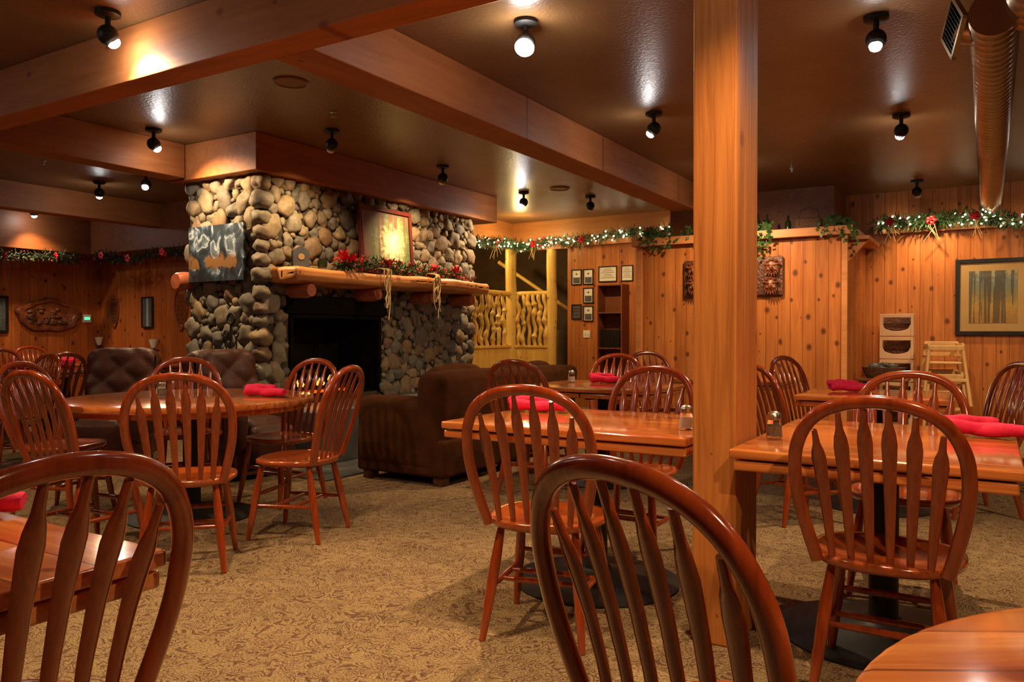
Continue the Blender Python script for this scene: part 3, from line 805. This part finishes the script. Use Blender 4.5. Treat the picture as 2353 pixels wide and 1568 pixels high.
# mantel objects
ck = thing('mantel_clock', 'small black peaked-roof clock with round dial', 'clock', (-5.67, 5.40, 1.832), rad(60))
g = MB(); g.add([(-.08, -.035, 0), (.08, -.035, 0), (.08, -.035, .16), (0, -.035, .21), (-.08, -.035, .16), (-.08, .035, 0), (.08, .035, 0), (.08, .035, .16), (0, .035, .21), (-.08, .035, .16)],
             [(0, 1, 2, 3, 4), (9, 8, 7, 6, 5), (0, 5, 6, 1), (1, 6, 7, 2), (2, 7, 8, 3), (3, 8, 9, 4), (4, 9, 5, 0)])
mk('case', g, M_slate, ck, smooth=False, bevel=.004)
g = MB().lathe([(0, 0), (.03, 0), (.03, .006), (0, .006)], 24); g.v = [(v[0], -.035 - v[2], v[1] + .1) for v in g.v]
mk('dial', g, M_mat, ck)
vo = thing('votive_holder', 'dark round votive candle holder', 'candle holder', (-5.60, 5.62, 1.835))
mk('cup', MB().lathe([(0, 0), (.04, 0), (.05, .03), (.05, .075), (.043, .075), (.043, .03), (0, .02)], 20), M_bottle, vo)
cd = thing('greeting_card', 'small folded paper card standing on mantel', 'card', (-5.70, 6.16, 1.835), rad(75))
g = MB(); g.box(-.06, .06, -.001, .001, 0, .15, Matrix.Rotation(rad(12), 4, 'X')); g.box(-.06, .06, .055, .057, 0, .15, Matrix.Rotation(rad(-8), 4, 'X'))
mk('card_sheet', g, M_mat, cd, smooth=False, weld=False)
g = MB()
for k in range(40):
    a = random.uniform(0, 6.28); p = Vector((random.uniform(-.04, .04), random.uniform(-.12, .12), .02))
    g.tube([p, p + Vector((math.cos(a) * .06, math.sin(a) * .1, random.uniform(.0, .09)))], .004, 5)
mk('twig_bundle', g, M_carve2, loc=(-5.6, 8.15, 1.84), label='small bundle of dried twigs on mantel end', cat='decoration')

# fireplace tools
tl = thing('fireplace_tool_stand', 'black iron fireplace tool stand with ring handles', 'fireplace tools', (-6.03, 4.88, 0))
g = MB(); g.lathe([(0, 0), (.10, 0), (.10, .015), (.03, .03), (0, .03)], 24)
g.tube([(0, 0, .02), (0, 0, 1.28)], .014, 10)
g.tube([(0.05 * math.cos(t * .524), 0, 1.33 + .05 * math.sin(t * .524)) for t in range(12)], .012, 8, up=(0, 1, 0), closed=True)
mk('stand', g, M_black, tl)
for dx in (-.07, .07):
    g = MB(); g.tube([(dx, 0, 1.16), (dx, 0, .25)], .008, 8)
    g.tube([(dx + .03 * math.cos(t * .524), 0, 1.19 + .03 * math.sin(t * .524)) for t in range(12)], .007, 8, up=(0, 1, 0), closed=True)
    if dx < 0: g.box(dx - .04, dx + .04, -.006, .006, .1, .26)
    else: g.tube([(dx, 0, .25), (dx + .03, 0, .2), (dx + .03, 0, .16)], .009, 8)
    mk('tool', g, M_black, tl)

# ------------------------------------------------------------------ chair prototype
def build_chair():
    r = thing('dining_chair', 'glossy red-brown hoop-back wooden dining chair with arrow spindles', 'chair', group='hoop-back dining chairs')
    def out(th):
        c, s_ = math.cos(th), math.sin(th); p = 2 / 2.7
        x = .24 * math.copysign(abs(c) ** p, c); y = .225 * math.copysign(abs(s_) ** p, s_)
        if y < 0: x *= 1 - .12 * (-y / .225)
        return x, y
    mk('seat', MB().radial(out, [(0, .450), (.4, .450), (.7, .455), (.88, .466), (.96, .468), (.995, .463), (1, .454), (.99, .442), (.93, .432), (.5, .430), (0, .430)], 44), M_seat, r, ang=60)
    lean = .27
    def bk(x, z): return Vector((x, -.185 - (z - .46) * lean - .25 * max(0, z - .8) ** 2, z))
    half = [(.190, .45), (.216, .55), (.239, .66), (.246, .755), (.234, .845), (.190, .925), (.112, .974), (0, .991)]
    full = [bk(-x, z) for x, z in half] + [bk(x, z) for x, z in half[-2::-1]]
    P = catmull(full, 6)
    g = MB(); g.tube(P, [(.0215, .0160)] * len(P), 14, up=(0, 1, .25))
    n = 6
    for i in range(n):
        s_ = (i - (n - 1) / 2) / ((n - 1) / 2)
        xb, xt = s_ * .142, s_ * .180
        zt = .976 - .083 * abs(s_) ** 2.3
        A, B = bk(xb, .456), bk(xt, zt)
        prof = [(0, .0105), (.15, .0135), (.35, .0165), (.55, .0190), (.7, .0215), (.78, .0230), (.84, .0195), (.9, .0115), (1, .008)]
        pts = []; rs = []
        for t, w in prof:
            p = A.lerp(B, t); p.y += .018 * math.sin(math.pi * t)
            pts.append(p); rs.append((w, .0075))
        g.tube(pts, rs, 8, up=(0, 1, .27))
    mk('backrest', g, M_chair, r, ang=60)
    def leg(x0, y0, x1, y1):
        a, b = Vector((x0, y0, .436)), Vector((x1, y1, 0))
        prof = [(0, .014), (.12, .0175), (.3, .021), (.5, .022), (.62, .019), (.66, .0205), (.8, .017), (1, .0135)]
        mk('leg', MB().tube([a.lerp(b, t) for t, _ in prof], [w for _, w in prof], 12), M_chair, r)
    leg(-.16, .15, -.21, .215); leg(.16, .15, .21, .215); leg(-.15, -.14, -.20, -.225); leg(.15, -.14, .20, -.225)
    def L(x0, y0, x1, y1, z): t = (.436 - z) / .436; return Vector((x0 + (x1 - x0) * t, y0 + (y1 - y0) * t, z))
    g = MB()
    def rung(a, b):
        g.tube([a, a.lerp(b, .25), a.lerp(b, .5), a.lerp(b, .75), b], [.008, .012, .0135, .012, .008], 10)
    for sx in (-1, 1):
        rung(L(sx * .16, .15, sx * .21, .215, .2), L(sx * .15, -.14, sx * .20, -.225, .2))
    rung(Vector((-.182, .06, .2)), Vector((.182, .06, .2))); rung(Vector((-.182, -.06, .2)), Vector((.182, -.06, .2)))
    rung(L(-.16, .15, -.21, .215, .26), L(.16, .15, .21, .215, .26))
    mk('stretcher', g, M_chair, r)
    return r
chair = build_chair()
chairs = [(-1.53, 2.80, 12), (-.365, 1.415, -22), (-1.57, .69, 90), (-3.55, 2.60, 45), (-4.25, 2.47, 5), (-3.51, 3.33, 108), (-4.3, 3.92, 180),
          (-5.08, 3.72, -123), (-5.25, 2.9, -68), (-1.65, 3.98, 180), (-2.9, 5.12, 0), (-2.93, 6.38, 180), (-2.78, 7.45, -131), (-1.05, 5.28, -45),
          (-1.15, 6.65, -110), (-.10, 6.05, 120), (-.33, 4.06, 180), (.25, 7.1, 150),
          (-6.72, 2.75, 90), (-7.45, 3.65, 180), (-8.1, 2.9, -90), (-8.1, 4.3, 90), (-9.2, 4.2, 0), (-9.0, 5.5, 175), (-9.95, 4.9, -90),
          (-8.65, 6.35, 90), (-10.9, 5.35, 0), (-11.6, 6.1, -90), (-11.2, 4.2, -90)]
chair.location = (-.29, 2.92, 0)
for x, y, a in chairs: dup(chair, (x, y, 0), rad(a))

# ------------------------------------------------------------------ tables
def pedestal(r, rb):
    mk('pedestal_column', MB().lathe([(.055, .02), (.055, .68), (.0, .68)], 20), M_black, r)
    mk('pedestal_base', MB().lathe([(0, 0), (rb, 0), (rb, .008), (rb * .9, .018), (.09, .05), (.07, .07), (0, .07)], 40), M_black, r)
    g = MB(); g.box(-.3, .3, -.03, .03, .68, .70); g.box(-.03, .03, -.3, .3, .68, .70)
    mk('top_bracket', g, M_black, r, smooth=False, weld=False)
def rect_table(x, y, w, d, mat, label, rot=0, rb=.36):
    r = thing('dining_table', label, 'table', (x, y, 0), rot)
    mk('tabletop', MB().rbox((0, 0, .763), (w, d, .034), .008, 3), mat, r)
    if w >= d:
        lf = [(-w / 4, 0, w / 2 - .01, d - .03), (w / 4, 0, w / 2 - .01, d - .03)]
    else:
        lf = [(0, -d / 4, w - .03, d / 2 - .01), (0, d / 4, w - .03, d / 2 - .01)]
    for a in lf: mk('folded_leaf', MB().rbox((a[0], a[1], .721), (a[2], a[3], .036), .008, 2), mat, r)
    pedestal(r, rb); return r
def round_table(x, y, rr, label, rot=0):
    r = thing('dining_table', label, 'table', (x, y, 0), rot)
    mk('tabletop', MB().lathe([(0, .78), (rr - .012, .78), (rr - .003, .777), (rr, .77), (rr, .75), (rr - .006, .742), (0, .742)], 72), M_top_x, r)
    g = MB().lathe([(0, .742), (rr - .05, .742), (rr - .05, .705), (0, .705)], 72)
    mk('apron', g, M_top_x, r)
    pedestal(r, .4); return r
T = 'square glossy orange pine table with folded leaves on black pedestal'
rect_table(-.35, 3.41, .90, 1.18, M_top_x, T, rb=.40)
rect_table(-1.62, 3.45, 1.2, .9, M_top_x, T, rb=.40)
rect_table(-2.65, 5.8, 1.1, .95, M_top_x, T)
rect_table(-2.0, 7.3, 1.0, .9, M_top_x, T)
rect_table(-.65, 5.95, .95, .9, M_top_x, T)
rect_table(-1.85, .42, .98, 1.06, M_top_x, T)
round_table(-4.47, 3.3, .78, 'large round glossy pine table on black pedestal')
round_table(.52, .98, .66, 'round glossy orange pine table', rad(30))
rect_table(-7.4, 2.9, .9, .9, M_top_x, T)
rect_table(-9.2, 4.9, .9, .9, M_top_x, T); rect_table(-10.9, 6.05, .9, .8, M_top_x, T); rect_table(-9.3, 6.45, .8, .7, M_top_x, T)

# napkins
def build_napkin():
    g = MB(); rn = random.Random(8)
    def roll(a, b, r0, r1, seed):
        a, b = Vector(a), Vector(b); n = 14; pts = []; rs = []
        for k in range(n + 1):
            t = k / n; p = a.lerp(b, t); p.z += .004 * math.sin(t * 7 + seed); p.y += .006 * math.sin(t * 5 + seed)
            r = r0 + (r1 - r0) * t; r *= 1 + .10 * math.sin(t * 11 + seed)
            if k in (0, n): r *= .7
            pts.append(p); rs.append((r, r * .85))
        g.tube(pts, rs, 16, up=(0, 0, 1))
    roll((-.14, -.01, .028), (.13, .0, .026), .038, .030, 0)
    roll((-.13, .044, .024), (.16, -.060, .024), .024, .032, 2)
    roll((-.15, .02, .056), (.06, .012, .054), .028, .020, 4)
    g.v = [tuple(Vector(v) + Vector((noise.noise(Vector(v) * 25), noise.noise(Vector(v) * 25 + Vector((5, 5, 5))), .5 * noise.noise(Vector(v) * 25 + Vector((9, 1, 5))))) * .007) for v in g.v]
    m = min(v[2] for v in g.v); g.v = [(v[0], v[1], v[2] - m) for v in g.v]
    return mk('napkin', g, M_red, label='rolled red cloth napkin lying on a table', cat='napkin', group='red napkins on tables')
nap = build_napkin(); nap.location = (-2.05, 3.62, .781); nap.rotation_euler = (0, 0, rad(25))
for x, y, a in ((-.02, 3.68, 5), (-4.05, 3.55, 20), (-2.72, 6.0, 20), (-.85, 6.05, 30), (-2.02, .84, 60), (-9.15, 5.1, 0), (-9.3, 4.7, 50), (-7.3, 3.1, 30), (-10.9, 6.1, 20)):
    dup(nap, (x, y, .781), rad(a))
# shakers
def shaker(x, y, kind):
    r = thing(kind + '_shaker', 'faceted glass %s shaker with metal cap' % kind, 'shaker', (x, y, .781))
    s_ = 1.4
    body = MB().lathe([(0, 0), (.021 * s_, 0), (.023 * s_, .005), (.0205 * s_, .060), (.018 * s_, .073), (0, .073)], 10)
    mk('glass_body', body, M_glass, r, ang=20)
    mk('contents', MB().lathe([(0, .006), (.0205 * s_, .008), (.019 * s_, .050), (0, .052)], 12), M_salt if kind == 'salt' else M_pepper, r)
    mk('cap', MB().lathe([(.019 * s_, .071), (.0195 * s_, .087), (.016 * s_, .099), (.008 * s_, .105), (0, .106)], 20), M_metal, r)
shaker(-1.12, 3.30, 'salt'); shaker(-.73, 3.22, 'pepper'); shaker(-4.72, 3.25, 'salt'); shaker(-4.64, 3.2, 'pepper'); shaker(-3.0, 5.9, 'salt')

# ------------------------------------------------------------------ upholstered seats
def suede_seat(name, label, cat, x0, x1, y0, y1, nc, hs=1.0):
    r = thing(name, label, cat, ((x0 + x1) / 2, (y0 + y1) / 2, 0))
    r.scale = (1, 1, hs)
    W, L = x1 - x0, y1 - y0; hx, hy = W / 2, L / 2
    mk('seat_base', MB().rbox((0, 0, .22), (W - .02, L - .02, .30), .03, 4), M_suede, r)
    def bf(p, ax, sg):
        p = p.copy(); p.x += (.08 * (p.z + .35) if p.z > -.35 else 0) - .05; return p
    for sy in (-1, 1):
        mk('armrest', MB().rbox((-.09, sy * (hy - .13), .40), (W - .18, .26, .58), .085, 4, puff=.012), M_suede, r)
    mk('backrest', MB().rbox((hx - .16, 0, .50), (.28, L - .02, .80), .07, 5, puff=.02, fn=bf), M_suede, r)
    wl = (L - .54) / nc
    for k in range(nc):
        yc = -hy + .27 + wl * (k + .5)
        mk('seat_cushion', MB().rbox((-.12, yc, .43), (W - .36, wl - .01, .18), .07, 4, puff=.03), M_suede, r)
        M = Matrix.Translation((hx - .33, yc, .71)) @ Matrix.Rotation(rad(14), 4, 'Y')
        mk('back_cushion', MB().rbox((0, 0, 0), (.2, wl + .12, .44), .09, 4, puff=.04, M=M), M_suede, r)
    for sx in (-1, 1):
        for sy in (-1, 1):
            mk('foot', MB().box(sx * (hx - .1) - .045, sx * (hx - .1) + .045, sy * (hy - .09) - .045, sy * (hy - .09) + .045, 0, .08), M_carve, r, smooth=False)
suede_seat('armchair', 'overstuffed dark brown suede armchair facing the fireplace', 'armchair', -4.48, -3.56, 4.86, 5.98, 1, .98)
suede_seat('loveseat', 'dark brown suede loveseat facing the fireplace', 'sofa', -4.60, -3.70, 6.2, 7.5, 2, .95)

def recliner(x, y, a):
    r = thing('recliner', 'dark brown button-tufted leather recliner chair', 'armchair', (x, y, 0), rad(a))
    def tuft(p, ax, sg):
        p = p.copy()
        u = p.x / .155; v = (p.z + .0) / .13
        k = abs(math.cos(math.pi * (u + v) / 2) * math.cos(math.pi * (u - v) / 2)) ** .45
        if ax == 1 or abs(p.x) < .3:
            p.y += (-.035 if p.y < 0 else .02) * k
        p.z -= .75 * max(0, abs(p.x) - .12) ** 2 if p.z > 0 else 0
        return p
    M = Matrix.Translation((0, .24, .72)) @ Matrix.Rotation(rad(-14), 4, 'X')
    mk('backrest', MB().rbox((0, 0, 0), (.66, .2, .68), .095, 20, fn=tuft, M=M), M_leather, r, ang=75)
    mk('seat_base', MB().rbox((0, 0, .2), (.66, .66, .26), .04, 3), M_leather, r)
    mk('seat_cushion', MB().rbox((0, -.08, .40), (.42, .56, .18), .08, 14, puff=.03), M_leather, r)
    for sx in (-1, 1):
        mk('armrest', MB().rbox((sx * .28, -.05, .42), (.17, .68, .38), .08, 5, puff=.02), M_leather, r)
    mk('footrest', MB().rbox((0, -.39, .28), (.42, .12, .3), .05, 4, puff=.02), M_leather, r)
    mk('base_rail', MB().box(-.26, .26, -.26, .26, 0, .075), M_black, r, smooth=False)
recliner(-6.86, 4.24, 38); recliner(-5.44, 4.50, 88)

# ------------------------------------------------------------------ right-hand corner items
def high_chair(z, label):
    r = thing('high_chair', label, 'high chair', (-.46, 10.75, z), rad(12), group='stacked high chairs')
    for sx in (-1, 1):
        for sy in (-1, 1):
            mk('leg', MB().tube([(sx * .17, sy * .14, .74), (sx * .25, sy * .23, 0)], .020, 10), M_light_wood, r)
    mk('seat', MB().rbox((0, 0, .50), (.36, .30, .025), .01, 2), M_light_wood, r)
    for c_, s_ in [((-.18, 0, .70), (.03, .34, .06)), ((.18, 0, .70), (.03, .34, .06)), ((-.19, 0, .58), (.025, .32, .03)), ((.19, 0, .58), (.025, .32, .03)),
                   ((-.23, 0, .2), (.022, .40, .04)), ((.23, 0, .2), (.022, .40, .04)), ((0, .155, .72), (.37, .025, .07)), ((0, .16, .60), (.37, .022, .05)),
                   ((0, -.16, .68), (.37, .03, .06)), ((0, -.2, .3), (.43, .022, .04)), ((0, .2, .3), (.43, .022, .04))]:
        mk('rail', MB().rbox(c_, s_, .008, 2), M_light_wood, r)
high_chair(0, 'light wood restaurant high chair standing on carpet'); high_chair(.34, 'light wood high chair stacked on another one')
def booster(k):
    r = thing('booster_seat', 'cream plastic child booster seat in a stack', 'booster seat', (-.98, 11.0, .02 + k * .285), group='stacked booster seats')
    g = MB(); w, h, d = .19, .275, .17
    for yy in (-d, d - .015):
        n = 12; vs = []; fs = []
        for i in range(n + 1):
            x = -.16 + .32 * i / n; zz = .15 - .09 * math.sqrt(max(0, 1 - (x / .16) ** 2)) ** .8
            vs += [(x, yy, 0.0), (x, yy, zz), (x, yy + .015, 0.0), (x, yy + .015, zz)]
        for i in range(n):
            a = i * 4; b = a + 4
            fs += [(a, b, b + 1, a + 1), (a + 2, a + 3, b + 3, b + 2), (a + 1, b + 1, b + 3, a + 3), (a, a + 2, b + 2, b)]
        g.add(vs, fs)
        g.box(-w, -.16, yy, yy + .015, 0, h); g.box(.16, w, yy, yy + .015, 0, h)
        g.box(-.16, .16, yy, yy + .015, h - .045, h)
    g.box(-w, -w + .015, -d + .015, d - .015, 0, h); g.box(w - .015, w, -d + .015, d - .015, 0, h)
    mk('shell', g, M_plastic, r, smooth=False, bevel=.004, weld=False)
    mk('inner_panel', MB().rbox((0, .12, h * .5), (.34, .015, .25), .004, 2), M_carve, r, label='dark inner panel')
for k in range(5): booster(k)
tb = thing('side_table', 'low dark wooden side table by the plank wall', 'table', (-1.07, 10.35, 0))
mk('tabletop', MB().rbox((0, 0, .64), (.54, .46, .03), .008, 2), M_soffit, tb)
for sx in (-1, 1):
    for sy in (-1, 1): mk('leg', MB().box(sx * .23 - .02, sx * .23 + .02, sy * .19 - .02, sy * .19 + .02, 0, .63), M_soffit, tb, smooth=False)
bk = thing('wicker_basket', 'shallow dark wicker basket filled with dark cloth', 'basket', (-1.07, 10.33, .656))
mk('basket_body', MB().radial(lambda t: (.24 * math.cos(t), .15 * math.sin(t)), [(.75, 0), (.9, .05), (1, .12), (1.03, .13), (1, .135), (.95, .12), (.8, .03), (0, .02)], 32), M_basket, bk)
g = MB()
for k in range(12): g.blob((random.uniform(-.13, .13), random.uniform(-.06, .06), .1 + random.uniform(-.02, .03)), (.06, .05, .04), 2, None, .4, k)
mk('cloth_pile', g, M_slate, loc=(-1.07, 10.33, .68), label='heap of folded grey cloths in a basket', cat='cloth', kind='stuff')

# bottles & basket on top of partition
for x, y, h in ((-2.35, 9.95, .26), (-2.12, 10.05, .24), (-2.5, 10.1, .3)):
    r = thing('wine_bottle', 'dark green wine bottle standing on wooden ledge', 'bottle', (x, y, 2.41), group='bottles on the ledge')
    mk('glass_body', MB().lathe([(0, 0), (.036, 0), (.037, .01), (.037, h * .6), (.03, h * .7), (.014, h * .78), (.013, h), (0, h)], 20), M_bottle, r)
r = thing('wicker_basket', 'small wicker picnic basket with handle on ledge', 'basket', (-1.85, 9.9, 2.41))
mk('basket_body', MB().rbox((0, 0, .08), (.3, .2, .16), .02, 3), M_basket, r)
mk('basket_handle', MB().tube([(-.12, 0, .15), (-.1, 0, .26), (0, 0, .3), (.1, 0, .26), (.12, 0, .15)], .01, 8), M_basket, r)

def vine(loc, spread, n, drop, seed, label):
    rn = random.Random(seed); r = thing('trailing_vine', label, 'plant', loc)
    g = MB(); st_ = MB()
    for k in range(n):
        p = Vector((rn.uniform(-spread, spread), rn.uniform(-.06, .02), rn.uniform(0, .1)))
        L = rn.uniform(.1, drop); m = int(L / .03) + 3; pts = [p.copy()]
        dirn = Vector((rn.uniform(-.6, .6), -rn.uniform(.2, .6), .4))
        for j in range(m):
            dirn.z -= .22; dirn.x *= .9
            if p.y < -.17: dirn.y *= .2
            p = p + dirn.normalized() * .035; pts.append(p.copy())
            d = Vector((rn.gauss(0, 1), -abs(rn.gauss(0, 1)), rn.gauss(0, 1))).normalized(); s2 = d.cross(Vector((0, 1, .3))).normalized() * .02
            g.add([p, p + d * .02 + s2, p + d * .055, p + d * .02 - s2], [(0, 1, 2, 3)])
        st_.tube(pts, .0025, 4)
    mk('leaves', g, M_leaf, r, smooth=False, weld=False); mk('stems', st_, M_leaf, r)
    mk('planter', MB().lathe([(0, 0), (.07, 0), (.09, .1), (.08, .1), (0, .08)], 20), M_basket, r).location = (0, .12, 0)
vine((-3.6, 9.62, 2.412), .22, 16, .2, 1, 'green trailing vine spilling over wooden ledge')
vine((-3.05, 9.62, 2.412), .22, 12, .12, 2, 'green trailing vine spilling over wooden ledge')
vine((-2.35, 9.62, 2.412), .16, 14, .36, 3, 'green trailing vine hanging down the partition')
vine((-1.45, 9.62, 2.412), .12, 14, .25, 4, 'green trailing vine at the ledge corner')
r = thing('corner_shelf', 'angled wooden shelf bracket on the partition side', 'shelf', (-1.32, 10.2, 2.07))
g = MB(); g.box(-.075, .16, -.5, .5, .2, .24)
g.add([(-.078, -.4, .2), (.14, -.4, .2), (-.078, -.4, -.05), (-.078, -.36, .2), (.14, -.36, .2), (-.078, -.36, -.05)], [(0, 1, 2), (5, 4, 3), (0, 3, 4, 1), (1, 4, 5, 2), (2, 5, 3, 0)])
mk('shelf_board', g, M_trimw, r, smooth=False, weld=False)

# ------------------------------------------------------------------ world, camera, colour
w = bpy.data.worlds.new('world'); S.world = w; w.use_nodes = True
w.node_tree.nodes['Background'].inputs[0].default_value = (1, .55, .28, 1)
w.node_tree.nodes['Background'].inputs[1].default_value = .06
cam = bpy.data.cameras.new('camera'); cam.lens = 27.54; cam.sensor_width = 36; cam.clip_start = .05
co = bpy.data.objects.new('camera', cam); COL.objects.link(co)
co.location = (0, 0, 1.2); co.rotation_euler = (rad(90 - .6), 0, rad(31.3))
S.camera = co
try:
    S.view_settings.view_transform = 'Standard'; S.view_settings.look = 'None'; S.view_settings.exposure = .42
except Exception as ex: print(ex)
